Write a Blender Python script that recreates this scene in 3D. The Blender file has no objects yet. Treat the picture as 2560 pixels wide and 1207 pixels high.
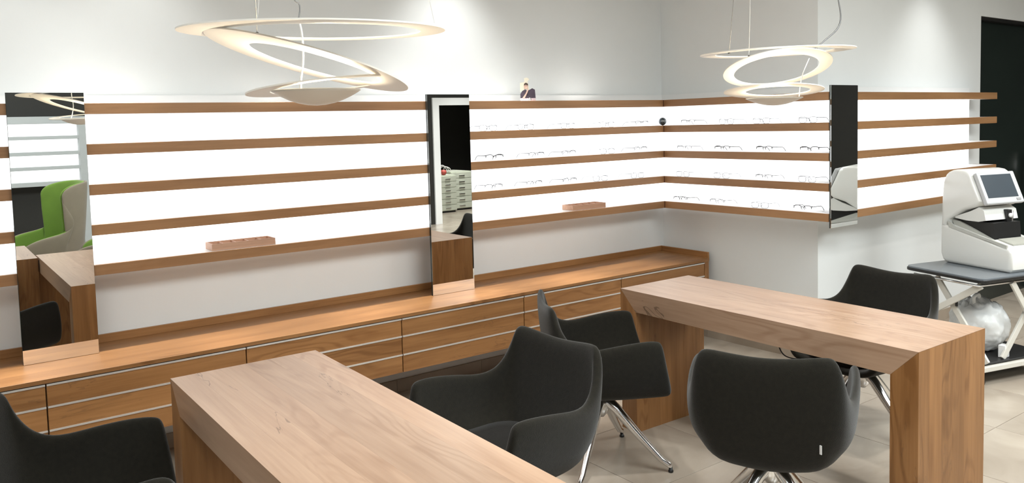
import bpy, bmesh, math, random
from mathutils import Vector, Matrix
random.seed(7)
D = bpy.data; SC = bpy.context.scene; COL = SC.collection
PI = math.pi
# ------------------------------------------------------------------ camera
cam = D.cameras.new('camera'); camo = D.objects.new('camera', cam); COL.objects.link(camo)
cr = Vector((0.8032, -0.5952, -0.0256)).normalized(); cf = Vector((0.5927, 0.8026, -0.0675)).normalized()
cu = cr.cross(cf).normalized(); cf = cu.cross(cr).normalized()
M = Matrix(((cr.x, cu.x, -cf.x, -3.0996), (cr.y, cu.y, -cf.y, -2.8795), (cr.z, cu.z, -cf.z, 1.6365), (0, 0, 0, 1)))
camo.matrix_world = M
cam.sensor_width = 36; cam.sensor_fit = 'HORIZONTAL'; cam.lens = 2026.75/2560*36
cam.shift_y = -(603.5-444.6)/2560; cam.clip_start = .05; cam.clip_end = 60
SC.camera = camo
# ------------------------------------------------------------------ world + exposure
w = D.worlds.new('world'); SC.world = w; w.use_nodes = True
w.node_tree.nodes['Background'].inputs[0].default_value = (1, .97, .93, 1)
w.node_tree.nodes['Background'].inputs[1].default_value = .15
SC.view_settings.view_transform = 'Standard'; SC.view_settings.look = 'None'
SC.view_settings.exposure = 0.17; SC.view_settings.gamma = 1; SC.view_settings.use_curve_mapping = False
# ------------------------------------------------------------------ ceiling spotlights (read off scallops and lit tops; two rear ones added as fill)
def spot(x, y, z, power, ang=60, blend=.6, tgt=None, col=(1, .985, .96), r=.04):
    l = D.lights.new('ceiling_or_fill_spot', 'SPOT'); l.energy = power; l.spot_size = math.radians(ang); l.spot_blend = blend
    l.color = col; l.shadow_soft_size = r
    o = D.objects.new('ceiling_or_fill_spot', l); COL.objects.link(o); o.location = (x, y, z)
    d = Vector(tgt or (x, y, 0))-Vector((x, y, z)); o.rotation_euler = d.to_track_quat('-Z', 'Y').to_euler()
ZC = 3.02
for x, p in ((-4.3, 40), (-2.8, 31), (-2.2, 31), (-.35, 58)):
    spot(x, 1.13, ZC-.03, p, 88, .9, (x, 1.15, 0), r=.07, col=(.99, 1, .985))
for x, p in ((-3.2, 330), (-2.35, 330), (-1.5, 300), (-.75, 300), (0, 330), (.7, 260)): spot(x, 1.275, ZC-.03, p, 33, .9, (x, 1.04, .6), col=(1, .965, .92), r=.03)
spot(3.05, -.24, ZC-.03, 43, 90, 1, (3.05, -.20, 0), r=.07, col=(.99, 1, .985))
for x, y, p in ((-1.15, -.85, 112), (-1.2, -.15, 45), (.95, -1.3, 82), (.9, -.35, 60), (-3.4, -.8, 90), (2.7, -1.5, 100), (4.2, -1.2, 110),
                (1.5, -3.5, 110), (-2.0, -4.2, 90), (4.3, -5.2, 110), (3.4, -4.3, 260), (5.0, -6.9, 380)):  # last two are added fill, brightening floor and cabinets in the middle mirror
    spot(x, y, ZC-.03, p, 66 if y > -1.35 and x < 1.2 else 92, .8, r=.05)
# broad fill lights added to raise the ambient over the shop's middle and rear
for x, y, sx, sy, p in ((-.4, -2.4, 2.6, 1.2, 130), (-3.9, -2.2, 1.2, 1.6, 45), (3.2, -3.2, 2.4, 1.2, 120), (-2.6, -4.8, 2.0, .8, 40)):
    l = D.lights.new('ambient_fill_light', 'AREA'); l.shape = 'RECTANGLE'; l.size = sx; l.size_y = sy; l.energy = p; l.color = (.93, .99, 1)
    o = D.objects.new('ambient_fill_light', l); COL.objects.link(o); o.location = (x, y, ZC-.02)

# ------------------------------------------------------------------ materials
def nmat(name):
    m = D.materials.new(name); m.use_nodes = True; nt = m.node_tree; nt.nodes.clear()
    o = nt.nodes.new('ShaderNodeOutputMaterial'); b = nt.nodes.new('ShaderNodeBsdfPrincipled')
    nt.links.new(b.outputs[0], o.inputs[0]); return m, nt, b
def node(nt, t, **kw):
    n = nt.nodes.new(t)
    for k, v in kw.items(): setattr(n, k, v)
    return n
def plain(name, col, rough=.5, metal=0, noise=.04, nscale=8, bump=0, bscale=200, spec=.5, coat=0, sheen=0):
    m, nt, b = nmat(name)
    b.inputs['Roughness'].default_value = rough; b.inputs['Metallic'].default_value = metal
    b.inputs['Specular IOR Level'].default_value = spec
    if coat: b.inputs['Coat Weight'].default_value = coat
    if sheen:
        b.inputs['Sheen Weight'].default_value = sheen; b.inputs['Sheen Roughness'].default_value = .45
    tc = node(nt, 'ShaderNodeTexCoord'); n = node(nt, 'ShaderNodeTexNoise'); n.inputs['Scale'].default_value = nscale; n.inputs['Detail'].default_value = 4
    nt.links.new(tc.outputs['Object'], n.inputs['Vector'])
    mx = node(nt, 'ShaderNodeMix', data_type='RGBA'); mx.inputs[6].default_value = (*[c*(1-noise) for c in col], 1); mx.inputs[7].default_value = (*[min(1, c*(1+noise)) for c in col], 1)
    nt.links.new(n.outputs[0], mx.inputs[0]); nt.links.new(mx.outputs[2], b.inputs['Base Color'])
    if bump:
        n2 = node(nt, 'ShaderNodeTexNoise'); n2.inputs['Scale'].default_value = bscale; n2.inputs['Detail'].default_value = 3
        nt.links.new(tc.outputs['Object'], n2.inputs['Vector'])
        bp = node(nt, 'ShaderNodeBump'); bp.inputs['Strength'].default_value = bump; bp.inputs['Distance'].default_value = .002
        nt.links.new(n2.outputs[0], bp.inputs['Height']); nt.links.new(bp.outputs[0], b.inputs['Normal'])
    return m
def emit(name, col, s):
    m, nt, b = nmat(name); b.inputs['Base Color'].default_value = (.8, .8, .8, 1)
    b.inputs['Emission Color'].default_value = (*col, 1); b.inputs['Emission Strength'].default_value = s
    return m
def wood(name, axis, dark=(.195, .082, .023), light=(.385, .188, .068), rough=.42, tint=.22, knots=1.0, figure=1.0):
    m, nt, b = nmat(name); L = nt.links
    b.inputs['Roughness'].default_value = rough
    tc = node(nt, 'ShaderNodeTexCoord'); oi = node(nt, 'ShaderNodeObjectInfo')
    sc = node(nt, 'ShaderNodeVectorMath', operation='SCALE'); sc.inputs[0].default_value = (31, 17, 43); L.new(oi.outputs['Random'], sc.inputs['Scale'])
    ad = node(nt, 'ShaderNodeVectorMath', operation='ADD'); L.new(tc.outputs['Object'], ad.inputs[0]); L.new(sc.outputs[0], ad.inputs[1])
    def mp(along, across):
        v = node(nt, 'ShaderNodeVectorMath', operation='MULTIPLY'); s = [across]*3; s[axis] = along; v.inputs[1].default_value = s
        L.new(ad.outputs[0], v.inputs[0]); return v
    def noise(v, s, det=5, dist=0.0, rgh=.55):
        n = node(nt, 'ShaderNodeTexNoise'); n.inputs['Scale'].default_value = s; n.inputs['Detail'].default_value = det; n.inputs['Distortion'].default_value = dist; n.inputs['Roughness'].default_value = rgh
        L.new(v.outputs[0], n.inputs['Vector']); return n.outputs[0]
    def math_(op, a, b_=None, c=None, clamp=False):
        n = node(nt, 'ShaderNodeMath', operation=op); n.use_clamp = clamp
        for i, q in enumerate((a, b_, c)):
            if q is None: continue
            if isinstance(q, (int, float)): n.inputs[i].default_value = q
            else: L.new(q, n.inputs[i])
        return n.outputs[0]
    fine = noise(mp(1.3, 30), 3.0, 5)
    broad = noise(mp(.55, 5), 2.0, 3, .4)
    rings = math_('SINE', math_('MULTIPLY', noise(mp(.75, 4.0), 1.5, 1.5, .15), 85))
    gate = math_('GREATER_THAN', noise(mp(.6, 3), 1.3, 1), .53)
    gate2 = math_('SMOOTH_MIN', math_('MULTIPLY', math_('SUBTRACT', noise(mp(.6, 3), 1.3, 1), .48, clamp=True), 7, clamp=True), 1, .1)
    fac = math_('ADD', math_('MULTIPLY', fine, .34), math_('MULTIPLY', broad, .7))
    fac = math_('SUBTRACT', fac, math_('MULTIPLY', math_('MULTIPLY', math_('MAXIMUM', rings, 0), gate2), .17*figure))
    rmp = node(nt, 'ShaderNodeMapRange'); rmp.inputs[1].default_value = .28; rmp.inputs[2].default_value = .74; L.new(fac, rmp.inputs[0])
    mx = node(nt, 'ShaderNodeMix', data_type='RGBA'); mx.inputs[6].default_value = (*dark, 1); mx.inputs[7].default_value = (*light, 1); L.new(rmp.outputs[0], mx.inputs[0])
    # cracks: thin contour lines, gated; knots: sparse stretched voronoi cells
    cr = math_('ABSOLUTE', math_('SUBTRACT', noise(mp(1.1, 8), 1.4, 4, .6), .5))
    crk = math_('MULTIPLY', math_('LESS_THAN', cr, .0055), math_('GREATER_THAN', noise(mp(.9, 2.2), 1.1, 1), .58))
    vo = node(nt, 'ShaderNodeTexVoronoi'); vo.inputs['Scale'].default_value = 1.0; L.new(mp(2.2, 6.5).outputs[0], vo.inputs['Vector'])
    gk = node(nt, 'ShaderNodeSeparateColor'); L.new(vo.outputs['Color'], gk.inputs[0])
    kd = node(nt, 'ShaderNodeMapRange'); kd.inputs[1].default_value = .05; kd.inputs[2].default_value = .2; kd.inputs[3].default_value = 1; kd.inputs[4].default_value = 0
    L.new(math_('ADD', vo.outputs['Distance'], math_('MULTIPLY', math_('SUBTRACT', fine, .5), .15)), kd.inputs[0])
    kn = math_('MULTIPLY', kd.outputs[0], math_('GREATER_THAN', gk.outputs[0], .84))
    dk = math_('ADD', math_('MULTIPLY', crk, .55*knots), math_('MULTIPLY', kn, .62*knots), clamp=True)
    m2 = node(nt, 'ShaderNodeMix', data_type='RGBA'); m2.inputs[7].default_value = (.075, .04, .022, 1); L.new(mx.outputs[2], m2.inputs[6]); L.new(dk, m2.inputs[0])
    hv = node(nt, 'ShaderNodeHueSaturation')
    L.new(math_('ADD', math_('MULTIPLY', oi.outputs['Random'], tint), 1-tint/2), hv.inputs['Value'])
    L.new(m2.outputs[2], hv.inputs['Color']); L.new(hv.outputs[0], b.inputs['Base Color'])
    bp = node(nt, 'ShaderNodeBump'); bp.inputs['Strength'].default_value = .12; bp.inputs['Distance'].default_value = .001; L.new(fine, bp.inputs['Height']); L.new(bp.outputs[0], b.inputs['Normal'])
    return m
WX, WY, WZ = (wood('oak_grain_'+'xyz'[i], i, knots=.45) for i in range(3))
SX, SY = (wood('shelf_oak_'+'xy'[i], i, (.24, .115, .045), (.39, .21, .095), .45, .15, .15, .25) for i in range(2))
TX = wood('desk_oak_lit_x', 0, (.29, .170, .103), (.455, .305, .205), .30, .2)   # same oak, overhead light and gloss on the desk tops put into paler colour
wall_m = plain('wall_paint', (.775, .795, .79), .85, noise=.015, bump=.08, bscale=90)
white_m = plain('white_lacquer', (.82, .82, .81), .35, noise=.01)
shelfw_m = plain('shelf_white', (.88, .88, .88), .4, noise=.01)
dark_m = plain('dark_wall_paint', (.014, .013, .010), .6, noise=.1)
mirror_m, _, _b = nmat('mirror_glass'); _b.inputs['Metallic'].default_value = 1; _b.inputs['Roughness'].default_value = .0; _b.inputs['Base Color'].default_value = (.86, .88, .87, 1)
edge_m = plain('mirror_edge', (.02, .03, .03), .2)
panel_m = emit('light_panel_glow', (1, 1, 1), 1.25)
alu_m = plain('aluminium', (.72, .71, .69), .32, 1, noise=.03)
handle_m = plain('handle_aluminium', (.80, .78, .75), .35, .6, noise=.03)
chrome_m = plain('polished_aluminium', (.88, .88, .88), .16, 1, noise=.01)
fabric_m = plain('charcoal_felt', (.0125, .0112, .0078), .95, noise=.35, nscale=60, bump=.6, bscale=420, spec=.15, sheen=.21)
seat_m = plain('charcoal_seat_felt', (.011, .010, .0085), .95, noise=.3, nscale=60, bump=.5, bscale=420, spec=.1, sheen=.06)
black_m = plain('black_plastic', (.012, .012, .012), .4)
gapw_m = plain('joint_brown', (.10, .035, .015), .7)
gap_m = plain('shadow_gap_black', (.01, .008, .006), .8)
lampw_m = plain('lamp_white_aluminium', (.86, .83, .77), .45, noise=.01)
tag_m = plain('white_tag', (.7, .7, .7), .6)
stone_m = None
def stone(name, c1, c2, rough):
    m, nt, b = nmat(name); L = nt.links; b.inputs['Roughness'].default_value = rough
    tc = node(nt, 'ShaderNodeTexCoord'); oi = node(nt, 'ShaderNodeObjectInfo')
    sc = node(nt, 'ShaderNodeVectorMath', operation='SCALE'); sc.inputs[0].default_value = (31, 17, 43); L.new(oi.outputs['Random'], sc.inputs['Scale'])
    ad = node(nt, 'ShaderNodeVectorMath', operation='ADD'); L.new(tc.outputs['Object'], ad.inputs[0]); L.new(sc.outputs[0], ad.inputs[1])
    n = node(nt, 'ShaderNodeTexNoise'); n.inputs['Scale'].default_value = 2.2; n.inputs['Detail'].default_value = 7; n.inputs['Distortion'].default_value = 1.2
    L.new(ad.outputs[0], n.inputs['Vector'])
    r = node(nt, 'ShaderNodeMapRange'); r.inputs[1].default_value = .3; r.inputs[2].default_value = .7; L.new(n.outputs[0], r.inputs[0])
    mx = node(nt, 'ShaderNodeMix', data_type='RGBA'); mx.inputs[6].default_value = (*c1, 1); mx.inputs[7].default_value = (*c2, 1); L.new(r.outputs[0], mx.inputs[0])
    hv = node(nt, 'ShaderNodeHueSaturation'); mm = node(nt, 'ShaderNodeMath', operation='MULTIPLY_ADD'); mm.inputs[1].default_value = .14; mm.inputs[2].default_value = .93
    L.new(oi.outputs['Random'], mm.inputs[0]); L.new(mm.outputs[0], hv.inputs['Value']); L.new(mx.outputs[2], hv.inputs['Color']); L.new(hv.outputs[0], b.inputs['Base Color'])
    return m
floor_m = stone('beige_marble', (.30, .252, .20), (.43, .375, .305), .22)
base_m = stone('baseboard_stone', (.30, .24, .18), (.40, .33, .26), .4)
grout_m = plain('grout', (.33, .29, .24), .9)

# ------------------------------------------------------------------ mesh helpers
def link(name, me, mat=None, parent=None, loc=(0, 0, 0), rz=0, smooth=False):
    o = D.objects.new(name, me); COL.objects.link(o)
    if mat: me.materials.clear(); me.materials.append(mat)
    o.location = loc; o.rotation_euler = (0, 0, rz)
    if parent: o.parent = parent
    if smooth:
        for p in me.polygons: p.use_smooth = True
    return o
def mesh(name, vs, fs, mat, parent=None, smooth=False, bevel=0, seg=2, recalc=True, **k):
    me = D.meshes.new(name); me.from_pydata([tuple(v) for v in vs], [], fs)
    if recalc or bevel:
        bm = bmesh.new(); bm.from_mesh(me)
        bmesh.ops.recalc_face_normals(bm, faces=bm.faces)
        if bevel: bmesh.ops.bevel(bm, geom=list(bm.edges), offset=bevel, segments=seg, profile=.5, affect='EDGES', clamp_overlap=True)
        bm.to_mesh(me); bm.free()
    me.update()
    return link(name, me, mat, parent, smooth=smooth, **k)
def boxv(x0, x1, y0, y1, z0, z1):
    return [(x0, y0, z0), (x1, y0, z0), (x1, y1, z0), (x0, y1, z0), (x0, y0, z1), (x1, y0, z1), (x1, y1, z1), (x0, y1, z1)]
BF = [(0, 3, 2, 1), (4, 5, 6, 7), (0, 1, 5, 4), (1, 2, 6, 5), (2, 3, 7, 6), (3, 0, 4, 7)]
def box(name, x0, x1, y0, y1, z0, z1, mat, parent=None, bevel=0, **k):
    # vertices relative to the parent's origin; top-level boxes get their origin at the base centre
    if parent is None:
        cx, cy = (x0+x1)/2, (y0+y1)/2
        return mesh(name, boxv(x0-cx, x1-cx, y0-cy, y1-cy, 0, z1-z0), BF, mat, None, bevel=bevel, loc=(cx, cy, z0), **k)
    return mesh(name, boxv(x0, x1, y0, y1, z0, z1), BF, mat, parent, bevel=bevel, **k)
def prism(name, poly, z0, z1, mat, parent=None, bevel=0, **k):
    n = len(poly); vs = [(x, y, z0) for x, y in poly]+[(x, y, z1) for x, y in poly]
    fs = [tuple(range(n))[::-1], tuple(range(n, 2*n))]+[(i, (i+1) % n, (i+1) % n+n, i+n) for i in range(n)]
    return mesh(name, vs, fs, mat, parent, bevel=bevel, **k)
def tubev(pts, rads, seg=8, cap=True):
    pts = [Vector(p) for p in pts]; n = len(pts)
    if not hasattr(rads, '__len__'): rads = [rads]*n
    vs = []; fs = []; up = None
    for i, p in enumerate(pts):
        t = (pts[min(i+1, n-1)]-pts[max(i-1, 0)]).normalized()
        if up is None:
            up = Vector((0, 0, 1)) if abs(t.z) < .9 else Vector((1, 0, 0))
        a = t.cross(up).normalized(); b = a.cross(t).normalized(); up = b
        for j in range(seg):
            th = 2*PI*j/seg; vs.append(p+rads[i]*(math.cos(th)*a+math.sin(th)*b))
    for i in range(n-1):
        for j in range(seg):
            fs.append((i*seg+j, i*seg+(j+1) % seg, (i+1)*seg+(j+1) % seg, (i+1)*seg+j))
    if cap: fs += [tuple(range(seg))[::-1], tuple(range((n-1)*seg, n*seg))]
    return vs, fs
def tube(name, pts, r, mat, parent=None, seg=8, **k):
    vs, fs = tubev(pts, r, seg); return mesh(name, vs, fs, mat, parent, smooth=True, **k)
def lathev(prof, seg=24, c=(0, 0, 0)):
    vs = []; fs = []
    for r, z in prof:
        for j in range(seg):
            th = 2*PI*j/seg; vs.append((c[0]+r*math.cos(th), c[1]+r*math.sin(th), c[2]+z))
    n = len(prof)
    for i in range(n-1):
        for j in range(seg): fs.append((i*seg+j, i*seg+(j+1) % seg, (i+1)*seg+(j+1) % seg, (i+1)*seg+j))
    fs += [tuple(range(seg))[::-1], tuple(range((n-1)*seg, n*seg))]
    return vs, fs
def lathe(name, prof, mat, parent=None, seg=24, c=(0, 0, 0), smooth=True, **k):
    vs, fs = lathev(prof, seg, c); return mesh(name, vs, fs, mat, parent, smooth=smooth, **k)
def join(*vf):
    V = []; Fc = []
    for v, f in vf:
        o = len(V); V += list(v); Fc += [tuple(i+o for i in q) for q in f]
    return V, Fc
def thing(name, label, cat, loc=(0, 0, 0), rz=0, group=None):
    o = D.objects.new(name, None); COL.objects.link(o); o.location = loc; o.rotation_euler = (0, 0, rz); o.empty_display_size = .1
    return tag(o, label, cat, group)
def tag(o, label, cat, group=None):
    o['label'] = label; o['category'] = cat
    if group: o['group'] = group
    return o
def struct(o): o['kind'] = 'structure'; return o
def dup(root, loc=None, rz=None, label=None, group=None):
    r = root.copy(); COL.objects.link(r)
    if loc is not None: r.location = loc
    if rz is not None: r.rotation_euler = (0, 0, rz)
    if label: r['label'] = label
    if group: r['group'] = group
    for ch in list(root.children):
        c = ch.copy(); COL.objects.link(c); c.parent = r
        for g in list(ch.children):
            d = g.copy(); COL.objects.link(d); d.parent = c
    return r
def bez(P, n):
    P = [Vector(p) for p in P]; out = []
    Q = [P[0]]+P+[P[-1]]
    for i in range(1, len(Q)-2):
        for k in range(n):
            t = k/n; a, b, c, d = Q[i-1:i+3]
            out.append(.5*((2*b)+(-a+c)*t+(2*a-5*b+4*c-d)*t*t+(-a+3*b-3*c+d)*t**3))
    out.append(P[-1]); return out

# ------------------------------------------------------------------ plan geometry of the shelf front line and the walls behind it
A0 = Vector((-4.75, 1.3159)); B0 = Vector((1.4165, 1.3159)); O0 = Vector((1.4513, -.0176)); E0 = Vector((3.8103, .0022))
def nrm(a, b): d = (b-a).normalized(); return Vector((-d.y, d.x))
n1, n2, n3 = nrm(A0, B0), nrm(B0, O0), nrm(O0, E0)
def isect(p, n, q, m, d):
    # point at distance d from both lines
    det = n.x*m.y-n.y*m.x; c1 = n.dot(p)+d; c2 = m.dot(q)+d
    return Vector(((c1*m.y-c2*n.y)/det, (n.x*c2-m.x*c1)/det))
def off(d): return [A0+n1*d, isect(A0, n1, B0, n2, d), isect(B0, n2, O0, n3, d), E0+n3*d]
WALL = .199
Wp = off(WALL); XL, XR, YB = -6.2, 6.9, -6.0
u3 = (E0-O0).normalized()
wend = Wp[2]+u3*(3.975-Wp[2].x)/u3.x
dend = wend+u3*1.15; rend = wend+u3*(XR-wend.x)
T = .15
struct(prism('wall_back', [(XL-T, Wp[1].y), (Wp[1].x+T, Wp[1].y), (Wp[1].x+T, Wp[1].y+T), (XL-T, Wp[1].y+T)], 0, ZC, wall_m))
struct(prism('wall_pillar', [tuple(Wp[1]), tuple(Wp[2]), tuple(Wp[2]+u3*T+n3*T), (Wp[1].x+T, Wp[1].y)], 0, ZC, wall_m))
struct(prism('wall_right', [tuple(Wp[2]), tuple(wend), tuple(wend+n3*T), tuple(Wp[2]+n3*T+u3*T)], 0, ZC, wall_m))
struct(prism('wall_lintel', [tuple(wend), tuple(rend), tuple(rend+n3*T), tuple(wend+n3*T)], 2.41, ZC, wall_m))
struct(prism('wall_beyond', [tuple(dend), tuple(rend), tuple(rend+n3*T), tuple(dend+n3*T)], 0, 2.41, dark_m))
dr = struct(prism('door_1', [tuple(wend+n3*.06+u3*.03), tuple(dend+n3*.06-u3*.03), tuple(dend+n3*.10-u3*.03), tuple(wend+n3*.10+u3*.03)], 0, 2.38, plain('dark_green_door', (.013, .020, .017), .28, noise=.3, nscale=2)))
fr = struct(prism('door_frame', [tuple(wend+n3*.01), tuple(wend+n3*.01+u3*.03), tuple(wend+n3*.12+u3*.03), tuple(wend+n3*.12)], 0, 2.41, black_m))
prism('door_frame_head', [tuple(wend+n3*.01+u3*.03), tuple(dend+n3*.01), tuple(dend+n3*.12), tuple(wend+n3*.12+u3*.03)], 2.38, 2.41, black_m, fr)
hp = wend+n3*.02+u3*.98
tube('door_handle', [(hp.x, hp.y, .9), (hp.x, hp.y, 1.25)], .012, alu_m, dr)
struct(box('wall_left', XL-T, XL, -9, 1.515+T, 0, ZC, wall_m))
struct(box('wall_far_right', XR, XR+T, -9, .3, 0, ZC, dark_m))
struct(box('ceiling', XL-T, XR+T, -9, 1.7, ZC, ZC+.1, plain('ceiling_paint', (.75, .74, .72), .9, noise=.01)))
# rear wall (seen in the mirrors): dark, with a lit niche and a white-framed opening
rw = struct(box('wall_rear', XL, 3.86, YB-T, YB, 0, ZC, dark_m))
struct(box('wall_rear_top', 3.86, XR, YB-T, YB, 2.06, ZC, dark_m))
struct(box('wall_rear_end', 5.3, XR, YB-T, YB, 0, 2.06, dark_m))
struct(box('wall_behind', 2.0, XR, -9.0, -8.8, 0, ZC, dark_m))
fo = struct(mesh('door_2', *join((boxv(3.78, 3.9, YB-T-.02, YB+.03, 0, 2.08), BF), (boxv(3.9, 5.26, YB-T-.02, YB+.03, 1.96, 2.08), BF), (boxv(5.26, 5.38, YB-T-.02, YB+.03, 0, 2.08), BF)), white_m))
# ------------------------------------------------------------------ floor of stone tiles
fl = struct(box('floor', XL-T, XR+T, -9, 1.7, -.12, -.004, grout_m))
ts = .63; gx, gy = .06, -.42; tm = None; rest = []
flz = .116  # parent's origin sits at z=-.12
fx, fy = fl.location.x, fl.location.y
tmesh = None; cnt = 0
for i in range(-11, 12):
    for j in range(-15, 5):
        x0 = gx+i*ts; y0 = gy+j*ts
        if x0 > XR or x0+ts < XL or y0 > 1.6 or y0 < -9: continue
        near = (-3.3 < x0 < 5.4 and y0 > -3.2)
        if near and cnt < 290:
            if tmesh is None:
                o = mesh('floor_tile', boxv(.0015, ts-.0015, .0015, ts-.0015, 0, .006), BF, floor_m, fl, bevel=.001, seg=1); tmesh = o.data
            else: o = link('floor_tile', tmesh, None, fl)
            o.location = (x0-fx, y0-fy, .114); cnt += 1
        else: rest.append((boxv(x0+.0015-fx, x0+ts-.0015-fx, y0+.0015-fy, y0+ts-.0015-fy, .114, .12), BF))
o = mesh('far_floor_tiles', *join(*rest), floor_m, fl); o['kind'] = 'stuff'
# ------------------------------------------------------------------ baseboards of stone tiles
def baseboard(name, P, Q, n, h=.075, t=.012, ph=0.):
    P = Vector(P); Q = Vector(Q); n = Vector(n); L_ = (Q-P).length; u = (Q-P)/L_
    b = struct(prism(name, [tuple(P), tuple(Q), tuple(Q-n*(t-.004)), tuple(P-n*(t-.004))], 0.0, h-.003, grout_m))
    s = -ph
    while s < L_:
        a = max(s, 0)+.001; e = min(s+ts, L_)-.001
        if e-a > .02: prism('baseboard_tile', [tuple(P+u*a), tuple(P+u*e), tuple(P+u*e-n*t), tuple(P+u*a-n*t)], 0.0, h, base_m, b)
        s += ts
baseboard('baseboard_back', (-4.9, Wp[1].y), tuple(Wp[1]-Vector((.012, 0))), n1, ph=(-4.9+.784) % ts)
baseboard('baseboard_pillar', tuple(Wp[1]), tuple(Wp[2]), n2, h=.085, ph=.2)
baseboard('baseboard_right', tuple(Wp[2]-u3*.012), tuple(wend), n3, h=.085, ph=.3)

# ------------------------------------------------------------------ luminous wall panels and shelves
pin, pout = off(.176), off(WALL-.003)
pe = pin[2]+u3*(3.73-pin[2].x); pe2 = pout[2]+u3*(3.73-pout[2].x)
segs = [([pin[0], pin[1], pout[1], pout[0]], 'on the long wall behind the shelves'), ([pin[1], pin[2], pout[2], pout[1]], 'on the short wall between corner and pillar edge'), ([pin[2], pe, pe2, pout[2]], 'on the right wall behind the rightmost shelves')]
for poly, wh in segs:
    t = thing('light_panel', 'glowing white backlit wall panel '+wh, 'light panel')
    prism('glowing_sheet', [tuple(p) for p in poly], .985, 1.752, panel_m, t)
    prism('top_trim', [tuple(p) for p in poly], 1.7525, 1.822, white_m, t)
Z1, SP, TH = 1.7783, .189, .0503
fin, fbk = off(.013), off(.1755)
walls_ = [('long wall left of the corner', A0, B0, fin[0], fin[1], fbk[1], fbk[0], SX, 0), ('short wall right of the corner', B0, O0, fin[1], fin[2], fbk[2], fbk[1], SY, 1), ('right wall beyond the pillar', O0, E0, fin[2], fin[3], fbk[3], fbk[2], SX, 2)]
ordn = ['topmost', 'second from top', 'middle', 'fourth from top', 'lowest']
for wh, P, Q, a, b, c, d, wm, wi in walls_:
    for i in range(5):
        z = Z1-i*SP; u = (Q-P).normalized()
        t = thing('wall_shelf', f'{ordn[i]} white wall shelf with oak front edge, {wh}', 'shelf', group='backlit eyewear shelves')
        g = .0015
        P_, Q_, a_, b_ = P+u*g, Q-u*g, a+u*g, b-u*g
        if wi == 2: b_ = b-u*.012; c = c-u*.0
        prism('shelf_board', [tuple(a_), tuple(b_), tuple(c-u*g), tuple(d+u*g)], z-TH+.001, z, shelfw_m, t)
        prism('front_edge', [tuple(P_), tuple(Q_), tuple(Q_ if wi == 2 else b_), tuple(a_)] if wi != 2 else [tuple(P_), tuple(Q_), tuple(b), tuple(a_)], z-TH, z+.0003, wm, t, bevel=.0008, seg=1)
        if wi == 1: prism('corner_joint', [(B0.x-.004, B0.y-.004), (B0.x+.0035, B0.y-.0045), (B0.x+.0035, B0.y+.002), (B0.x-.004, B0.y+.002)], z-TH+.001, z-.001, gapw_m, t)
        if wi == 2:
            prism('end_cap', [tuple(b-u*.012), tuple(b), tuple(c), tuple(c-u*.012)], z-TH, z+.0003, WY, t)

# ------------------------------------------------------------------ mirrors
def mirror(x0, x1, y, z0, z1, label, th=.016):
    t = thing('wall_mirror', label, 'mirror', (x0, y, z0))
    box('mirror_backing', 0, x1-x0, .004, th, 0, z1-z0, edge_m, t)
    box('mirror_glass', .001, x1-x0-.001, 0, .004, .001, z1-z0-.001, mirror_m, t)
    return t
mirror(-2.757, -2.449, 1.299, .609, 1.826, 'tall narrow mirror nearest the left, reflecting a green wing chair')
mirror(-.628, -.326, 1.299, .609, 1.819, 'tall narrow mirror in the middle of the long wall, standing on the worktop')
mirror(1.455, 1.755, -.030, .933, 1.82, 'shorter mirror on the pillar edge, hanging free of the worktop', th=.011)
mirror(-4.35, -4.04, 1.299, .609, 1.826, 'tall mirror beyond the left end of the view')

# ------------------------------------------------------------------ low hanging counter
HC, YC = .6084, 1.0105
wt = thing('worktop', 'long low oak worktop running under the shelves along the long wall', 'worktop', (0, 0, 0))
box('worktop_board', -4.6, 1.545, YC-.006, 1.503, .5895, HC, WX, wt, bevel=.001, seg=1)
box('back_upstand', -4.6, 1.588, 1.498, 1.514, HC, HC+.040, WX, wt, bevel=.001, seg=1)
box('side_upstand', 1.572, 1.588, YC+.03, 1.498, HC, HC+.040, WY, wt, bevel=.001, seg=1)
box('corner_filler', 1.545, 1.588, YC+.03, 1.503, .5895, HC, WX, wt)
box('end_panel', 1.497, 1.545, YC-.002, 1.503, .286, .5895, WZ, wt, bevel=.001, seg=1)
xs = [-4.41, -3.555, -2.705, -1.856, -1.004, -.162, .659, 1.497]
wh = ['leftmost low oak drawer cabinet, beyond the view edge', 'second low oak drawer cabinet from the left, mostly behind the near chair', 'low oak drawer cabinet behind the left desk end and below the left mirror', 'low oak drawer cabinet left of the middle mirror, partly behind the left desk', 'low oak drawer cabinet below the middle mirror', 'low oak drawer cabinet behind the side-on chair', 'rightmost low oak drawer cabinet, meeting the corner end panel']
for i in range(7):
    x0, x1 = xs[i]+.0015, xs[i+1]-.0015
    t = thing('drawer_cabinet', wh[i], 'cabinet', (x0, YC, .286), group='drawer cabinets under the worktop')
    W_ = x1-x0
    box('cabinet_body', 0, W_, .020, .494, .002, .303, WX, t)
    for k, (zb, zt) in enumerate(((.0, .0935), (.101, .1955), (.2035, .291))):
        d = box('drawer', .0012, W_-.0012, 0, .0195, zb, zt, WX, t, bevel=.0008, seg=1)
        box('handle_rail', .0015, W_-.0015, -.007, .0195, zt+.0003, zt+.0085, handle_m, d, bevel=.001, seg=1)

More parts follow.
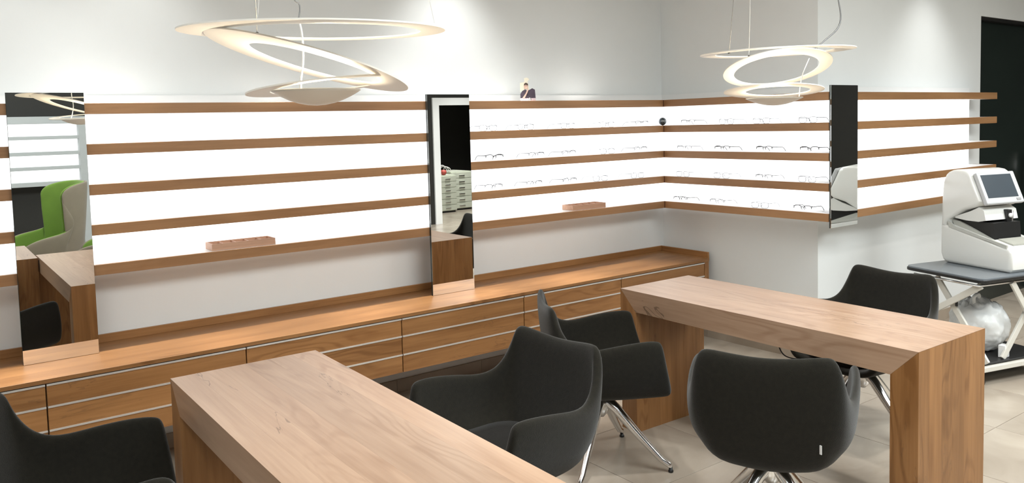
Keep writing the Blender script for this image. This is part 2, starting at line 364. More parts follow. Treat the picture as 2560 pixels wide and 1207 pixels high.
# ------------------------------------------------------------------ desks (waterfall oak, staves)
def desk(loc, rz, L_, W_, label, H=.75, t=.11, n=6, seed=0):
    r = thing('waterfall_desk', label, 'desk', (loc[0], loc[1], 0), rz)
    rnd = random.Random(seed); cuts = [0]
    for i in range(n): cuts.append(cuts[-1]+.8+.5*rnd.random())
    cuts = [c/cuts[-1]*W_ for c in cuts]
    for i in range(n):
        y0, y1 = cuts[i]+.0001, cuts[i+1]-.0001; e = .0004
        V = [(e, y0, H), (L_-e, y0, H), (L_-t, y0, H-t), (t, y0, H-t), (e, y1, H), (L_-e, y1, H), (L_-t, y1, H-t), (t, y1, H-t)]
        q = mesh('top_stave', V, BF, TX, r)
        for s in (0, 1):
            V = [(0, y0, 0), (t, y0, 0), (t, y0, H-t-e), (0, y0, H-e), (0, y1, 0), (t, y1, 0), (t, y1, H-t-e), (0, y1, H-e)]
            if s: V = [(L_-x, y, z) for x, y, z in V]
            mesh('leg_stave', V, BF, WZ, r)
    return r
desk((-.1321, .1997), -1.5791, 1.5895, .5275, 'long oak waterfall desk on the right, with chairs on both sides', seed=3)
desk((-2.4011, .1711), -1.5743, 1.61, .5517, 'broad oak waterfall desk in the left foreground, pale lit top', seed=5)
desk((-2.415, -2.10), math.radians(90), .85, .135, 'narrow oak side desk butted against the left desk, seen in the left mirror', n=3, seed=9)

# ------------------------------------------------------------------ armchairs
def shell_mesh():
    half_r = [(-.272, 0, .797), (-.270, .10, .804), (-.264, .185, .815), (-.255, .222, .813), (-.244, .237, .785), (-.222, .248, .715), (-.18, .262, .648), (-.11, .282, .622), (.0, .298, .645), (.12, .304, .663), (.197, .300, .665), (.220, .297, .652)]
    half_b = [(-.215, 0, .425), (-.212, .10, .425), (-.20, .165, .425), (-.192, .185, .425), (-.182, .195, .425), (-.168, .205, .425), (-.13, .217, .42), (-.07, .226, .415), (.04, .232, .41), (.16, .228, .408), (.255, .222, .408), (.285, .219, .408)]
    rows = []
    for t in (1, .8, .55, .3, .08):
        row = []
        for R_, B_ in zip(half_r, half_b):
            R_ = Vector(R_); B_ = Vector(B_); m = (R_+B_)/2; out = Vector((m.x*.10, m.y*.20, -.06)) if R_.x < -.1 else Vector((0, m.y*.14, -.04))
            p = (1-t)**2*B_+2*t*(1-t)*(m+out)+t*t*R_
            row.append(p)
        rows.append(row)
    for t, z in ((.94, .380), (.55, .360), (.2, .357)):
        row = []
        for i, B_ in enumerate(half_b):
            s = i/11; sp = Vector((-.10+.36*s, 0, 0))
            p = Vector((sp.x*(1-t)+B_[0]*t, B_[1]*t, z+.012*s)); row.append(p)
        rows.append(row)
    NC = 10; vs = []; fs = []
    def full(row): return [Vector((p.x, -p.y, p.z)) for p in row[:0:-1]]+list(row)
    rows = [full(r) for r in rows]; W_ = len(rows[0])
    for r in rows: vs += r
    for i in range(len(rows)-1):
        for j in range(W_-1): fs.append((i*W_+j, i*W_+j+1, (i+1)*W_+j+1, (i+1)*W_+j))
    # close the pan: last row folds onto the spine
    base = (len(rows)-1)*W_
    for j in range(W_//2): fs.append((base+j, base+j+1, base+W_-2-j, base+W_-1-j) if j+1 < W_-2-j else (base+j, base+j+1, base+W_-1-j))
    me = D.meshes.new('chair_shell'); me.from_pydata([tuple(v) for v in vs], [], fs)
    bm = bmesh.new(); bm.from_mesh(me)
    bmesh.ops.recalc_face_normals(bm, faces=bm.faces); bm.to_mesh(me); bm.free()
    return me
def bake(o):
    dg = bpy.context.evaluated_depsgraph_get(); me = D.meshes.new_from_object(o.evaluated_get(dg)); 
    o.modifiers.clear(); o.data = me; return me
def armchair(label, loc, rz, fabric=None):
    t = thing('armchair', label, 'chair', (*loc, 0), rz, group='charcoal swivel armchairs at the desks')
    me = shell_mesh(); sh = link('upholstered_shell', me, fabric_m, t, smooth=True)
    s = sh.modifiers.new('s', 'SOLIDIFY'); s.thickness = .036; s.offset = 0; s.use_even_offset = True
    q = sh.modifiers.new('q', 'SUBSURF'); q.levels = 2; q.render_levels = 2
    bake(sh)
    for p in sh.data.polygons: p.use_smooth = True
    # seat cushion
    vs = []; fs = []; N = 28
    for z, k in ((.385, .86), (.40, .97), (.43, 1.0), (.455, .985), (.47, .93), (.477, .6)):
        for j in range(N):
            a = 2*PI*j/N; c, s_ = math.cos(a), math.sin(a); e = .55
            vs.append((.052+.21*k*math.copysign(abs(c)**e, c), .19*k*math.copysign(abs(s_)**e, s_)*(1-.08*(c < 0)), z))
    for i in range(5):
        for j in range(N): fs.append((i*N+j, i*N+(j+1) % N, (i+1)*N+(j+1) % N, (i+1)*N+j))
    fs += [tuple(range(N))[::-1], tuple(range(5*N, 6*N))]
    mesh('seat_cushion', vs, fs, seat_m, t, smooth=True)
    lathe('swivel_collar', [(.026, .318), (.026, .362), (.05, .366), (.05, .372)], black_m, t, 20)
    lathe('base_hub', [(.012, .225), (.03, .245), (.042, .285), (.036, .32), (.026, .327)], chrome_m, t, 20)
    for k in range(4):
        a = k*PI/2+PI/4; c, s_ = math.cos(a), math.sin(a)
        pth = [(.012, .305), (.04, .297), (.075, .268), (.19, .148), (.29, .052), (.322, .036), (.331, .022)]
        rd = [.026, .027, .025, .019, .0145, .0135, .0105]
        lg = tube('leg', [(r*c, r*s_, z) for r, z in pth], rd, chrome_m, t, 10)
        lathe('foot_glide', [(.010, 0), (.012, .002), (.012, .010), (.0085, .012), (.0085, .024)], black_m, lg, 14, c=(.331*c, .331*s_, 0))
    mesh('fabric_tag', boxv(-.004, .004, -.0015, .0015, -.016, .016), BF, tag_m, t, loc=(-.243, -.180, .478), rz=.9)
    return t
ch = armchair('charcoal armchair in the left foreground, left of the near desk', (-2.80, -.11), -.50)
CH = [('charcoal armchair at the right side of the left desk, turned towards it', (-1.385, -.487), 3.20),
      ('charcoal armchair seen side-on by the far end of the right desk', (-.52, -.06), -.56),
      ('charcoal armchair with its back to the viewer, in front of the right desk', (-.52, -1.015), .56),
      ('charcoal armchair behind the right desk, beside the machine table', (.79, -.63), 3.08),
      ('charcoal armchair by the narrow side desk, glimpsed in the left mirror', (-2.87, -1.10), -1.57)]
turn = [.3, .29, .1, .62, .2]
for (lb, p, r), a in zip(CH, turn):
    o = dup(ch, (*p, 0), r, lb)
    for c_ in o.children:      # the star base swivels independently of the shell
        if c_.name.startswith('leg'): c_.rotation_euler = (0, 0, a)

# ------------------------------------------------------------------ pendant lamps: nested tilted rings over a shallow bowl
def ring(name, c, n, R_, ci, ri, parent, th=.004, N=96):
    c = Vector(c); n = Vector(n).normalized(); ci = Vector(ci)
    a = Vector((0, 1, 0)).cross(n).normalized(); b = n.cross(a)
    ci = ci-n*((ci-c).dot(n)); vs = []
    for cc, rr, dz in ((c, R_, 0), (c, R_, th), (ci, ri, th), (ci, ri, 0)):
        for j in range(N):
            q = 2*PI*j/N; vs.append(cc+rr*(math.cos(q)*a+math.sin(q)*b)+n*dz)
    fs = []
    for k in range(4):
        k2 = (k+1) % 4
        for j in range(N): fs.append((k*N+j, k*N+(j+1) % N, k2*N+(j+1) % N, k2*N+j))
    return mesh(name, vs, fs, lampw_m, parent)
def bowl(c, R_, sag, parent, glow):
    prof_o = [(R_*s, -sag*(1-s*s)) for s in (.02, .2, .4, .6, .8, .93, 1)]
    prof_i = [(R_*s, -sag*(1-s*s)+.004) for s in (.98, .9, .8, .6, .4, .2, .02)]
    vs, fs = lathev(prof_o+prof_i, 48, c); fs = fs[:-2]; fs += [tuple(range(48))[::-1], tuple(range(13*48, 14*48))]
    b = mesh('bowl', vs, fs, lampw_m, parent, smooth=True)
    lathe('lamp_disc', [(.001, 0), (R_*.42, 0), (R_*.42, .006), (.001, .006)], emit('warm_led', (1, .84, .60), glow), parent, 32, c=(c[0], c[1], c[2]-sag*.55), smooth=False)
def pendant(label, base, rings, bw, sus, power):
    t = thing('pendant_lamp', label, 'lamp', base)
    bs = Vector(base); sub = lambda p: tuple(Vector(p)-bs)
    for nm, c, n, R_, ci, ri in rings: ring(nm, sub(c), n, R_, sub(ci), ri, t)
    bowl(sub(bw[0]), bw[1], bw[2], t, power)
    for nm, pts, r, m in sus: tube(nm, [sub(p) for p in pts], r, m, t, 6)
    return t
steel = plain('steel_wire', (.25, .25, .25), .4, .8)
c1 = (-2.169, -.697, 1.742)
def rg(v, s): return tuple(Vector(v)+cr*s)
pendant('white pendant lamp of nested spiral rings over the left desk', (-2.17, -.7, 1.70),
    [('outer_ring', (-2.175, -.72, 1.905), (-.013, -.033, .999), .362, (-2.146, -.715, 1.906), .270),
     ('middle_ring', (-2.1795, -.6775, 1.822), (.28, -.055, .957), .288, (-2.164, -.689, 1.82), .186),
     ('inner_ring', (-2.143, -.685, 1.7535), (-.072, .078, .99), .214, rg((-2.143, -.685, 1.7535), .026), .172)],
    (c1, .125, .042),
    [('suspension_wire', [(-2.262, -.50, 1.91), (-2.262, -.50, ZC)], .0012, steel),
     ('wire_clip', [(-2.262, -.50, 1.908), (-2.262, -.50, 1.922)], .0045, black_m),
     ('suspension_wire', [(-1.95, -.99, 1.91), (-2.05, -.75, ZC)], .0009, white_m),
     ('suspension_wire', [(-2.40, -.90, 1.91), (-2.2, -.75, ZC)], .0009, white_m),
     ('lamp_cable', bez([(-2.225, -.72, 1.735), (-2.215, -.70, 1.77), (-2.205, -.70, 1.83), (-2.21, -.71, 1.90), (-2.21, -.69, 1.94)], 6), .003, white_m),
     ('power_cable', bez([(-2.21, -.69, 1.94), (-2.205, -.69, 1.98), (-2.225, -.69, 2.05), (-2.2, -.7, 2.5), (-2.18, -.7, ZC)], 6), .002, steel)], 110)
pendant('smaller white pendant lamp of nested rings over the right desk', (.12, -.58, 1.68),
    [('outer_ring', (.131, -.581, 1.930), (-.016, -.001, 1), .343, (.118, -.577, 1.930), .262),
     ('middle_ring', (.145, -.575, 1.855), (.161, .254, .954), .243, (.153, -.563, 1.855), .190),
     ('inner_ring', (.115, -.575, 1.752), (.088, .075, .99), .222, rg((.115, -.575, 1.752), .02), .143)],
    ((.118, -.578, 1.72), .128, .034),
    [('suspension_wire', [(-.03, -.44, 1.935), (.05, -.50, ZC)], .0012, steel),
     ('wire_clip', [(-.03, -.44, 1.932), (-.031, -.441, 1.945)], .006, black_m),
     ('suspension_wire', [(.037, -.50, 1.912), (.06, -.52, ZC)], .0009, white_m),
     ('wire_clip', [(.037, -.50, 1.908), (.037, -.50, 1.92)], .005, black_m),
     ('lamp_cable', bez([(.19, -.66, 1.715), (.20, -.66, 1.77), (.22, -.66, 1.83), (.27, -.66, 1.90)], 6), .0025, white_m),
     ('power_cable', bez([(.27, -.66, 1.932), (.33, -.70, 1.98), (.40, -.735, 2.06), (.385, -.73, 2.2), (.33, -.70, 2.5), (.3, -.68, ZC)], 6), .0035, steel)], 60)

# ------------------------------------------------------------------ eyeglasses on the shelves
def glasses(label, loc, rz, mat, half=False, r=.0011, w=.136, seed=0):
    t = thing('eyeglasses', label, 'eyeglasses', loc, rz, group='eyeglasses on the backlit shelves')
    h = .038; lw = w*.40; fr_ = []
    def rim(s, N=20):
        pts = []
        for j in range(N+1):
            q = 2*PI*j/N; c, sn = math.cos(q), math.sin(q); e = .62
            pts.append((s*(w*.27)+lw/2*math.copysign(abs(c)**e, c), 0, h/2+h/2*math.copysign(abs(sn)**e, sn)))
        return pts
    parts = []
    for s in (-1, 1):
        p = rim(s); lo = [q for q in p]
        if half: parts.append(tubev([q for q in p[:11]], r*1.25, 5))
        else: parts.append(tubev(p, r, 5, cap=False))
        parts.append(tubev([(s*w*.47, 0, h*.86), (s*w*.5, .006, h*.86)], r*1.6, 5))
        parts.append(tubev([(s*w*.085, .001, h*.5), (s*w*.06, .008, h*.3)], r*.8, 5))
    parts.append(tubev([(-w*.075, 0, h*.72), (0, -.002, h*.8), (w*.075, 0, h*.72)], r*1.1, 5))
    mesh('frame_front', *join(*parts), mat, t, smooth=True)
    for s in (-1, 1):
        tube('temple', [(s*w*.5, .006, h*.86), (s*w*.505, .05, h*.84), (s*w*.50, .098, h*.80), (s*w*.49, .118, h*.55), (s*w*.485, .136, .0015)], r*1.15, mat, t, 5)
        q = rim(s, 16)[:-1]; V = [(x, -.0004, z) for x, y, z in q]+[(x, .0006, z) for x, y, z in q]; n = 16
        mesh('lens', V, [tuple(range(n))[::-1], tuple(range(n, 2*n))]+[(i, (i+1) % n, (i+1) % n+n, i+n) for i in range(n)], lens_m, t)
    return t
lens_m, _nt, _b = nmat('clear_lens'); _b.inputs['Transmission Weight'].default_value = 1; _b.inputs['Roughness'].default_value = 0; _b.inputs['IOR'].default_value = 1.02; _b.inputs['Base Color'].default_value = (.97, .98, .99, 1)
gm = {'black': plain('black_frame', (.012, .012, .013), .35), 'grey': plain('grey_frame', (.09, .095, .11), .35, .3), 'silver': plain('silver_frame', (.36, .38, .41), .35, .4), 'brown': plain('brown_frame', (.16, .10, .08), .35)}
protos = {}
def place(tone, label, loc, rz):
    if tone in protos: dup(protos[tone], loc, rz, label)
    else: protos[tone] = glasses(label, loc, rz, gm[tone], tone in ('black', 'grey'), .0019 if tone == 'black' else .0015)
NTH = ['first', 'second', 'third', 'fourth', 'fifth']
L1 = {1: ([-.158, .143, .504, .869, 1.217], 'silver silver silver silver grey'), 2: ([-.115, .227, .509, .867, 1.2], 'black grey grey silver grey'), 3: ([-.127, .204, .511, .797, 1.165], 'grey grey grey silver silver')}
for i, (X, tn) in L1.items():
    for k, (x, tone) in enumerate(zip(X, tn.split())):
        place(tone, f'thin {tone} eyeglasses, {NTH[k]} from the left on the {["", "second", "third", "fourth"][i]} shelf down, long wall', (x, 1.345, Z1-i*SP+.0006), .12*((k*7+i*3) % 3-1)*.6)
L2 = {1: ([1.111, .772, .488, .145], 'grey silver silver silver'), 2: ([1.148, .809, .467, .134], 'grey black black black'), 3: ([1.165, .817, .471, .151], 'silver silver grey silver'), 4: ([1.19, .858, .504, .183], 'black grey silver black')}
for i, (Y, tn) in L2.items():
    for k, (y, tone) in enumerate(zip(Y, tn.split())):
        x = B0.x+(B0.y-y)*(O0.x-B0.x)/(B0.y-O0.y)+.03
        place(tone, f'thin {tone} eyeglasses, {NTH[k]} from the corner on the {["", "second", "third", "fourth", "lowest"][i]} shelf down, short wall', (x, y, Z1-i*SP+.0006), -PI/2+.1*((k*5+i) % 3-1)*.6)

# ------------------------------------------------------------------ small things on the shelves
tray_w = wood('tray_wood', 0, (.42, .22, .13), (.66, .40, .27), .5, .1, 0, 0)
def tray(label, x0, x1, y, z, n, mt, dpt=.115):
    t = thing('wooden_tray', label, 'tray', (x0, y, z)); W_ = x1-x0; h = .034
    box('tray_base', 0, W_, 0, dpt, 0, .006, mt, t)
    box('front_rail', 0, W_, 0, .007, .006, h, mt, t); box('back_rail', 0, W_, dpt-.007, dpt, .006, h, mt, t)
    for s in (0, W_-.007): box('side_rail', s, s+.007, .007, dpt-.007, .006, h, mt, t)
    for i in range(1, n): box('divider', W_*i/n-.003, W_*i/n+.003, .007, dpt-.007, .006, h-.004, mt, t)
tray('five-compartment wooden tray on the lowest shelf, left of the middle mirror', -1.897, -1.565, 1.345, Z1-4*SP+.0006, 5, tray_w)
tray('wooden tray on the lowest shelf, right of the middle mirror', .535, .842, 1.345, Z1-4*SP+.0006, 5, tray_w)
# ball ornament
t = thing('glass_ball', 'small dark glossy ball on the second shelf in the corner', 'ornament', (1.4205, 1.330, Z1-SP+.0006))
vs, fs = lathev([(max(.0012, .030*math.sin(PI*i/16)), .030-.030*math.cos(PI*i/16)) for i in range(17)], 28)
mesh('ball', vs, fs, plain('dark_blue_glass', (.03, .05, .065), .12, .55, coat=1), t, smooth=True)
lens_w = []
for s in (-1, 1):
    lens_w.append(tubev([(.0*0+s*.008+.0065*math.cos(q), -.0300+abs(s*.008)*.08, .032+.0055*math.sin(q)) for q in [2*PI*i/12 for i in range(13)]], .0012, 5))
lens_w.append(tubev([(-.004, -.030, .036), (.004, -.030, .036)], .001, 5))
o = mesh('spectacles_emblem', *join(*lens_w), white_m, t, rz=-.62)
# cut-out figure
f0 = thing('cardboard_cutout', 'small cardboard cut-out of a man in dark jacket, on the topmost shelf', 'cutout', (.167, 1.346, Z1+.0006), -.45)
def flat(name, pts, y, mat, z0=0, th=.0016):
    n = len(pts); V = [(x, y, z+z0) for x, z in pts]+[(x, y+th, z+z0) for x, z in pts]
    return mesh(name, V, [tuple(range(n)), tuple(range(n, 2*n))[::-1]]+[(i, (i+1) % n, (i+1) % n+n, i+n) for i in range(n)], mat, f0)
skin = plain('printed_skin', (.62, .42, .34), .7); jk = plain('printed_jacket', (.05, .035, .055), .7, noise=.4, nscale=40); hair_m = plain('printed_hair', (.05, .03, .02), .7); cream = plain('printed_cream', (.66, .62, .50), .7)
flat('jacket', [(-.05, .018), (.052, .018), (.048, .072), (.03, .082), (.012, .072), (-.004, .066), (-.018, .075), (-.036, .066), (-.05, .045)], 0, jk)
flat('base_strip', [(-.05, 0), (.052, 0), (.052, .018), (-.05, .018)], 0, plain('printed_purple', (.50, .42, .45), .7), th=.004)
flat('face', [(-.018+.013*math.cos(q)+.006, .095+.018*math.sin(q)) for q in [2*PI*i/16 for i in range(16)]], -.0015, skin)
flat('hair', [(-.025, .10), (-.024, .112), (-.012, .119), (.001, .112), (.002, .10), (-.012, .107)], -.003, hair_m)
flat('forearm', [(-.038, .018), (-.022, .018), (-.004, .052), (.006, .075), (-.002, .078), (-.014, .05)], -.003, skin)
flat('backdrop_shape', [(-.05, .058), (-.03, .07), (-.018, .075), (.0, .075), (.012, .072), (.0, .125), (.012, .14), (-.002, .152), (-.022, .148), (-.022, .122), (-.05, .118)], .002, cream)
tube('grey_disc', [(.012, -.006, .010), (.012, -.001, .010)], .0095, alu_m, f0, 16)

# ------------------------------------------------------------------ machine table and optical machine (far right)
ANG = math.radians(-15)      # local x = across, local y = towards the back
tt = thing('instrument_table', 'grey-topped folding instrument table with crossed white legs, right of the desks', 'table', (1.905, -.725, 0), ANG)
def rrect(x0, x1, y0, y1, r, n=5):
    out = []
    for cx, cy, a in ((x1-r, y1-r, 0), (x0+r, y1-r, 90), (x0+r, y0+r, 180), (x1-r, y0+r, 270)):
        for i in range(n+1):
            q = math.radians(a+90*i/n); out.append((cx+r*math.cos(q), cy+r*math.sin(q)))
    return out
slate = plain('slate_grey_laminate', (.16, .18, .20), .18, noise=.15, nscale=3); cream_m = plain('cream_metal', (.66, .64, .58), .35)
prism('table_top', rrect(0, .66, 0, .56, .05), .632, .650, slate, tt, bevel=.002, seg=1)
prism('top_rim', rrect(-.006, .666, -.006, .566, .055), .622, .640, black_m, tt, bevel=.003, seg=1)
tube('under_rail', [(.02, .50, .600), (.02, .04, .600), (.62, .04, .600), (.62, .50, .600)], .007, alu_m, tt)
def leg(p, q, w=.019, name='cross_leg'):
    p = Vector(p); q = Vector(q); d = (q-p).normalized(); a = Vector((0, 0, 1)).cross(d).normalized()*.008; b = d.cross(a).normalized()*w
    V = [p-a-b, p+a-b, p+a+b, p-a+b, q-a-b, q+a-b, q+a+b, q-a+b]
    return mesh(name, V, BF, cream_m, tt, bevel=.003)
# left pair
leg((.045, .04, .60), (.035, .50, .30)); leg((.035, .50, .30), (.035, .52, .12), .015, 'back_post')
leg((.075, .38, .60), (.075, .02, .13))
lathe('pivot_bolt', [(.008, 0), (.008, .05)], black_m, tt, 12, c=(.06, .22, .44), smooth=False)
tube('brace_knob', [(.0, .42, .40), (.022, .42, .40)], .045, black_m, tt, 20)
# front pair
leg((.29, .03, .60), (.62, .03, .13)); leg((.25, .055, .13), (.60, .055, .60))
box('base_bar', -.01, .34, .0, .03, .085, .115, cream_m, tt, bevel=.003)
for x in (-.01, .62): box('base_runner', x, x+.03, .03, .54, .085, .115, cream_m, tt, bevel=.003)
box('base_bar', .34, .65, .0, .03, .085, .115, cream_m, tt, bevel=.003)
prism('lower_shelf', rrect(.02, .62, .03, .52, .02), .115, .128, black_m, tt, bevel=.002, seg=1)
for x, y in ((.005, .02), (.635, .02), (.005, .52), (.635, .52)):
    c_ = tube('caster', [(x-.012, y, .035), (x+.012, y, .035)], .035, black_m, tt, 20)
    tube('caster_fork', [(x, y, .05), (x, y, .088)], .008, alu_m, c_)
# machine
om = thing('optical_machine', 'white rounded tabletop lens machine with tilted grey screen', 'machine', (2.19, -.765, .6505), ANG-.02)
# local: x across (left face at 0), y towards back ; profile in (y,z)
shellm = plain('machine_white', (.74, .74, .71), .3, noise=.01, coat=.3)
prof = [(.0, .02), (.0, .135), (.02, .158), (.44, .235), (.462, .26), (.455, .285), (.30, .355), (.205, .385), (.178, .42), (.25, .58), (.29, .605), (.40, .612), (.455, .598), (.49, .545), (.503, .46), (.51, .06), (.495, .018), (.47, .0), (.02, .0)]
# front part of the profile runs towards -y so that the deck comes forward
prof = [(y, z) for y, z in prof]
MW = .36
def extr(name, prof, x0, x1, mat, parent, bevel=0, seg=3):
    n = len(prof); V = [(x0, y, z) for y, z in prof]+[(x1, y, z) for y, z in prof]
    me_o = mesh(name, V, [tuple(range(n)), tuple(range(n, 2*n))[::-1]]+[(i, (i+1) % n, (i+1) % n+n, i+n) for i in range(n)], mat, parent, smooth=False)
    if bevel:
        bm = bmesh.new(); bm.from_mesh(me_o.data)
        ed = [e for e in bm.edges if len(e.link_faces) == 2 and any(len(f.verts) > 8 for f in e.link_faces)]
        bmesh.ops.bevel(bm, geom=ed, offset=bevel, segments=seg, profile=.5, affect='EDGES', clamp_overlap=True)
        bm.to_mesh(me_o.data); bm.free()
        for p in me_o.data.polygons: p.use_smooth = True
        me_o.data.set_sharp_from_angle(angle=math.radians(40)) if hasattr(me_o.data, 'set_sharp_from_angle') else None
    return me_o
# housing: solid side/back + head, deck
head = [(.47, .235), (.455, .285), (.34, .355), (.250, .385), (.222, .42), (.293, .58), (.305, .597), (.325, .609), (.36, .614), (.40, .613), (.43, .608), (.455, .597), (.474, .58), (.487, .556), (.496, .525), (.502, .48), (.506, .42), (.51, .235)]
extr('upper_housing', head, 0, MW, shellm, om, .03)
lowp = [(.0, .02), (.0, .125), (.02, .15), (.09, .165), (.44, .25), (.51, .25), (.512, .06), (.495, .018), (.47, .0), (.02, .0)]
extr('lower_housing', lowp, 0, MW, shellm, om, .022)
extr('side_trim', [(.03, .152), (.44, .235), (.455, .275), (.43, .268), (.40, .243), (.03, .168)], -.002, .01, plain('trim_grey', (.50, .50, .46), .4), om)
extr('chamber', [(.16, .17), (.40, .225), (.40, .285), (.17, .285)], .06, MW-.07, black_m, om)
extr('under_cowl', [(.20, .300), (.25, .288), (.34, .288), (.42, .296), (.43, .305), (.31, .350), (.25, .38), (.215, .36)], .03, MW-.05, shellm, om, .012)
extr('deck_tray', [(.05, .158), (.15, .175), (.15, .188), (.05, .166)], .08, MW-.08, plain('tray_grey', (.42, .42, .37), .4), om)
extr('side_wall', [(.10, .16), (.44, .24), (.46, .285), (.40, .275)], .045, .06, plain('cavity_grey', (.45, .45, .41), .5), om)
lathe('spindle', [(.012, 0), (.012, .11)], alu_m, om, 16, c=(.25, .20, .24))
box('chuck_block', .20, .24, .185, .23, .27, .36, black_m, om, bevel=.004)
tube('chuck_dial', [(.22, .188, .325), (.22, .175, .325)], .014, white_m, om, 20)
box('chuck_post', .23, .26, .195, .225, .175, .30, alu_m, om, bevel=.003)
# screen bezel lies on the slanted face from (y=.178,z=.42) to (.25,.58)
pa = Vector((0, .216, .405)); pb = Vector((0, .296, .585)); dv = (pb-pa); nv = Vector((0, -dv.z, dv.y)).normalized()
def slab(name, x0, x1, a, b, t0, t1, mat, bevel=.0):
    P0 = pa+dv*a; P1 = pa+dv*b; V = []
    for tt_ in (t0, t1):
        for x, P in ((x0, P0), (x1, P0), (x1, P1), (x0, P1)): V.append(Vector((x, P.y, P.z))+nv*tt_)
    return mesh(name, V, BF, mat, om, bevel=bevel)
slab('screen_bezel', .02, MW-.015, -.08, 1.0, .004, .034, plain('bezel_grey', (.52, .53, .54), .35), .008)
slab('touch_screen', .045, MW-.055, .12, .90, .0345, .0355, plain('screen_grey', (.055, .07, .085), .15))
slab('screen_button', MW-.08, MW-.045, .0, .07, .0345, .037, plain('button_grey', (.3, .3, .3), .4))
# plastic bag on the lower shelf
bag_m = plain('white_plastic_film', (.86, .87, .86), .35, noise=.05, nscale=9, bump=.5, bscale=30); 
_b = bag_m.node_tree.nodes['Principled BSDF']; _b.inputs['Transmission Weight'].default_value = .12
bm = bmesh.new(); bmesh.ops.create_icosphere(bm, subdivisions=5, radius=1)
import mathutils.noise as mn
for v in bm.verts:
    p = v.co.copy(); r = 1+.10*mn.noise(p*2.1)+.07*abs(mn.noise(p*5.3))+.04*abs(mn.noise(p*11))
    v.co = Vector((p.x*.155*r, p.y*.17*r, p.z*.165*r+ .155))
    if p.z < -.6: v.co.z = max(v.co.z, .004+.01*abs(mn.noise(p*6)))
    if p.z > .75: v.co.z += .03*mn.noise(p*9); 
me = D.meshes.new('plastic_bag'); bm.to_mesh(me); bm.free()
bg = thing('plastic_bag', 'crumpled white plastic bag on the lower shelf of the machine table', 'bag', (2.30, -.535, .1285), ANG)
link('bag_film', me, bag_m, bg, smooth=True)
vs, fs = tubev(bez([(-.06, -.02, .29), (-.08, -.03, .34), (-.04, -.03, .355), (-.02, -.02, .30)], 5), .012, 6)
mesh('bag_knot', vs, fs, bag_m, bg, smooth=True)
bx = tag(box('small_carton', 2.175, 2.235, -.745, -.705, .1295, .205, white_m, None, bevel=.002), 'small white carton in front of the plastic bag', 'carton')

# desk cable
tg = thing('desk_cable', 'thin black cable hanging below the right desk', 'cable', (.33, -.35, 0))
tube('cable_cord', bez([(-.13, -.10, .634), (-.13, -.16, .60), (-.13, -.19, .53), (-.13, -.215, .497), (-.13, -.252, .488), (-.13, -.31, .492), (-.13, -.36, .49), (-.13, -.50, .53), (-.13, -.62, .634)], 6), .003, black_m, tg, 6)

# ------------------------------------------------------------------ things seen only in the mirrors
nt_ = thing('lit_niche', 'wide backlit niche with grey shelf boards in the dark rear wall', 'display niche', (-3.5, YB, 0), group=None)
NX0, NX1 = -2.5, 2.08
box('niche_light', NX0, NX1, .005, .03, 1.05, 1.80, emit('niche_glow', (1, 1, 1), 1.15), nt_)
greym = plain('niche_grey', (.46, .48, .48), .5)
for za, zb in ((1.773, 1.86), (1.582, 1.624), (1.389, 1.433), (1.211, 1.252), (1.013, 1.066)):
    box('niche_shelf', NX0, NX1, .03, .16, za, zb, greym, nt_, bevel=.002, seg=1)
box('niche_post', NX1, NX1+.08, .0, .16, .02, 1.86, greym, nt_)
greenm = plain('lime_green_felt', (.12, .21, .025), .9, noise=.12, bump=.4, bscale=300, sheen=.2); taupe = plain('taupe_felt', (.20, .165, .12), .9, noise=.12, bump=.4, bscale=300, sheen=.2)
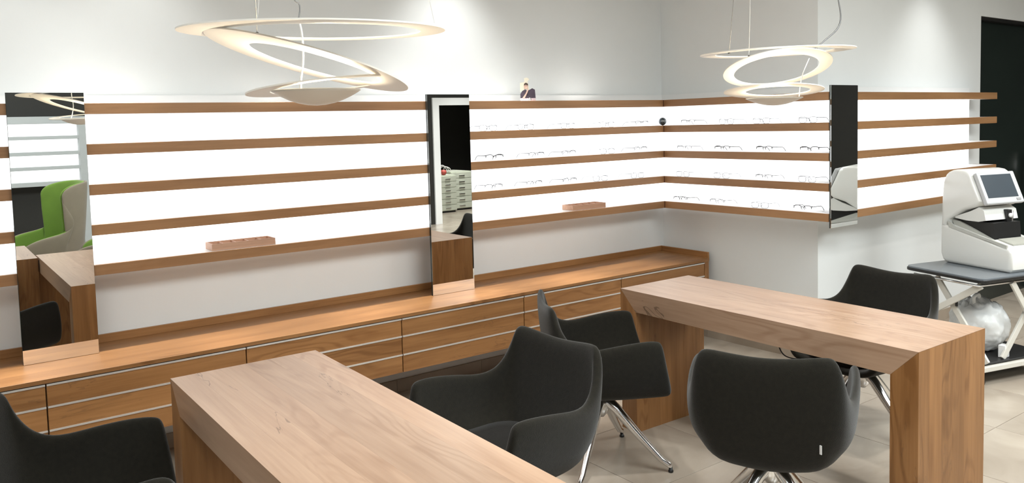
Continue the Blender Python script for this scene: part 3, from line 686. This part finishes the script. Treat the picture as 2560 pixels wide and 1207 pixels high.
def wing_chair(label, loc, rz, top=1.2, sc=1.):
    t = thing('wing_chair', label, 'chair', (*loc, 0), rz)
    # half plan from back centre to arm front with rim heights (faces +x)
    R_ = [(-.36, 0, top), (-.35, .14, top+.01), (-.28, .27, top), (-.10, .33, top-.03), (.0, .335, top-.12), (-.08, .335, top-.28), (-.16, .34, .72), (-.05, .355, .62), (.2, .37, .60), (.38, .35, .52)]
    if top < 1: R_ = [(-.36, 0, top), (-.35, .14, top), (-.28, .27, top-.01), (-.2, .31, top-.03), (-.12, .33, top-.06), (-.04, .345, top-.10), (.05, .35, .61), (.15, .36, .59), (.28, .365, .57), (.38, .35, .50)]
    B_ = [(-.27, 0, .32), (-.26, .12, .32), (-.23, .2, .32), (-.17, .26, .32), (-.10, .28, .32), (-.03, .29, .32), (.06, .30, .32), (.18, .30, .32), (.28, .30, .32), (.34, .29, .33)]
    for nm, inset, m in (('outer_shell', 0, taupe), ('inner_upholstery', .028, greenm)):
        rows = []
        for tv in (1, .85, .6, .35, .15, 0):
            row = []
            for a, b in zip(R_, B_):
                a = Vector(a); b = Vector(b); mid = (a+b)/2+Vector((0, 0, -.08)); mid.y *= 1.06
                p = (1-tv)**2*b+2*tv*(1-tv)*mid+tv*tv*a; d = Vector((p.x-.1, p.y, 0)); d = d.normalized() if d.length > 1e-4 else Vector((-1, 0, 0))
                p = p-d*inset; p.z -= inset*.0; row.append(p)
            rows.append([Vector((p.x, -p.y, p.z)) for p in row[:0:-1]]+row)
        W_ = len(rows[0]); V = [p for r in rows for p in r]; Fc = [(i*W_+j, i*W_+j+1, (i+1)*W_+j+1, (i+1)*W_+j) for i in range(len(rows)-1) for j in range(W_-1)]
        if inset == 0: Fc += [tuple((len(rows)-1)*W_+j for j in range(W_))]
        o = mesh(nm, V, Fc, m, t, smooth=True)
        s = o.modifiers.new('s', 'SOLIDIFY'); s.thickness = .026; s.offset = 0
        q = o.modifiers.new('q', 'SUBSURF'); q.levels = q.render_levels = 2
        bake(o)
        for p in o.data.polygons: p.use_smooth = True
    prism('seat_cushion', rrect(-.22, .34, -.26, .26, .08), .33, .46, greenm, t, bevel=.03, seg=3)
    for k in range(4):
        a = k*PI/2+PI/4
        tube('leg', [(.10*math.cos(a), .10*math.sin(a), .33), (.33*math.cos(a), .30*math.sin(a), .0)], [.016, .011], chrome_m, t, 8)
    return t
wing_chair('high-backed wing chair, green inside and taupe outside, seen in the left mirror', (-1.98, -4.25), math.radians(170), 1.14)
wing_chair('low green-lined tub chair behind the left desk, seen at the left mirror edge', (-1.50, -3.35), math.radians(195), .74)
# drawer cabinets beyond the rear opening
cabm = plain('pale_cabinet', (.62, .65, .54), .5, noise=.02)
def filing(label, x0, x1, y0, y1, h):
    t = thing('filing_cabinet', label, 'cabinet', (x0, y1, 0), group='pale drawer cabinets beyond the rear opening')
    W_ = x1-x0; dd = y1-y0
    box('cabinet_body', 0, W_, -dd, -.02, .03, h, cabm, t); box('cabinet_plinth', .02, W_-.02, -dd+.02, -.04, 0, .03, black_m, t)
    for i in range(6):
        z = .04+i*(h-.05)/6
        d = box('drawer', .008, W_-.008, -.02, 0, z, z+(h-.05)/6-.008, cabm, t, bevel=.003)
        box('drawer_handle', W_*.36, W_*.64, 0, .014, z+.035, z+.055, alu_m, d, bevel=.003)
filing('pale six-drawer cabinet with cables on top, seen in the middle mirror', 4.68, 5.08, -8.0, -7.35, .70)
filing('pale six-drawer cabinet set back beside the one with cables', 5.09, 5.55, -8.2, -7.55, .74)
cb = thing('cable_tangle', 'tangle of white cables on the pale drawer cabinet', 'cable', (4.9, -7.6, .7005))
for k in range(3):
    tube('cable_loop', bez([(-.15+.1*k, 0, .008), (-.1+.08*k, .03, .14), (.02+.07*k, .05, .17-.03*k), (.12+.03*k, .0, .06), (.05, -.08, .008)], 6), .008, white_m, cb, 6)
tag(lathe('red_ball', [(.01, 0), (.04, .01), (.06, .05), (.045, .09), (.01, .10)], plain('coral_red', (.55, .10, .08), .5), None, 20, loc=(4.84, -7.42, .7005)), 'small red object beside the cables on the cabinet', 'object')
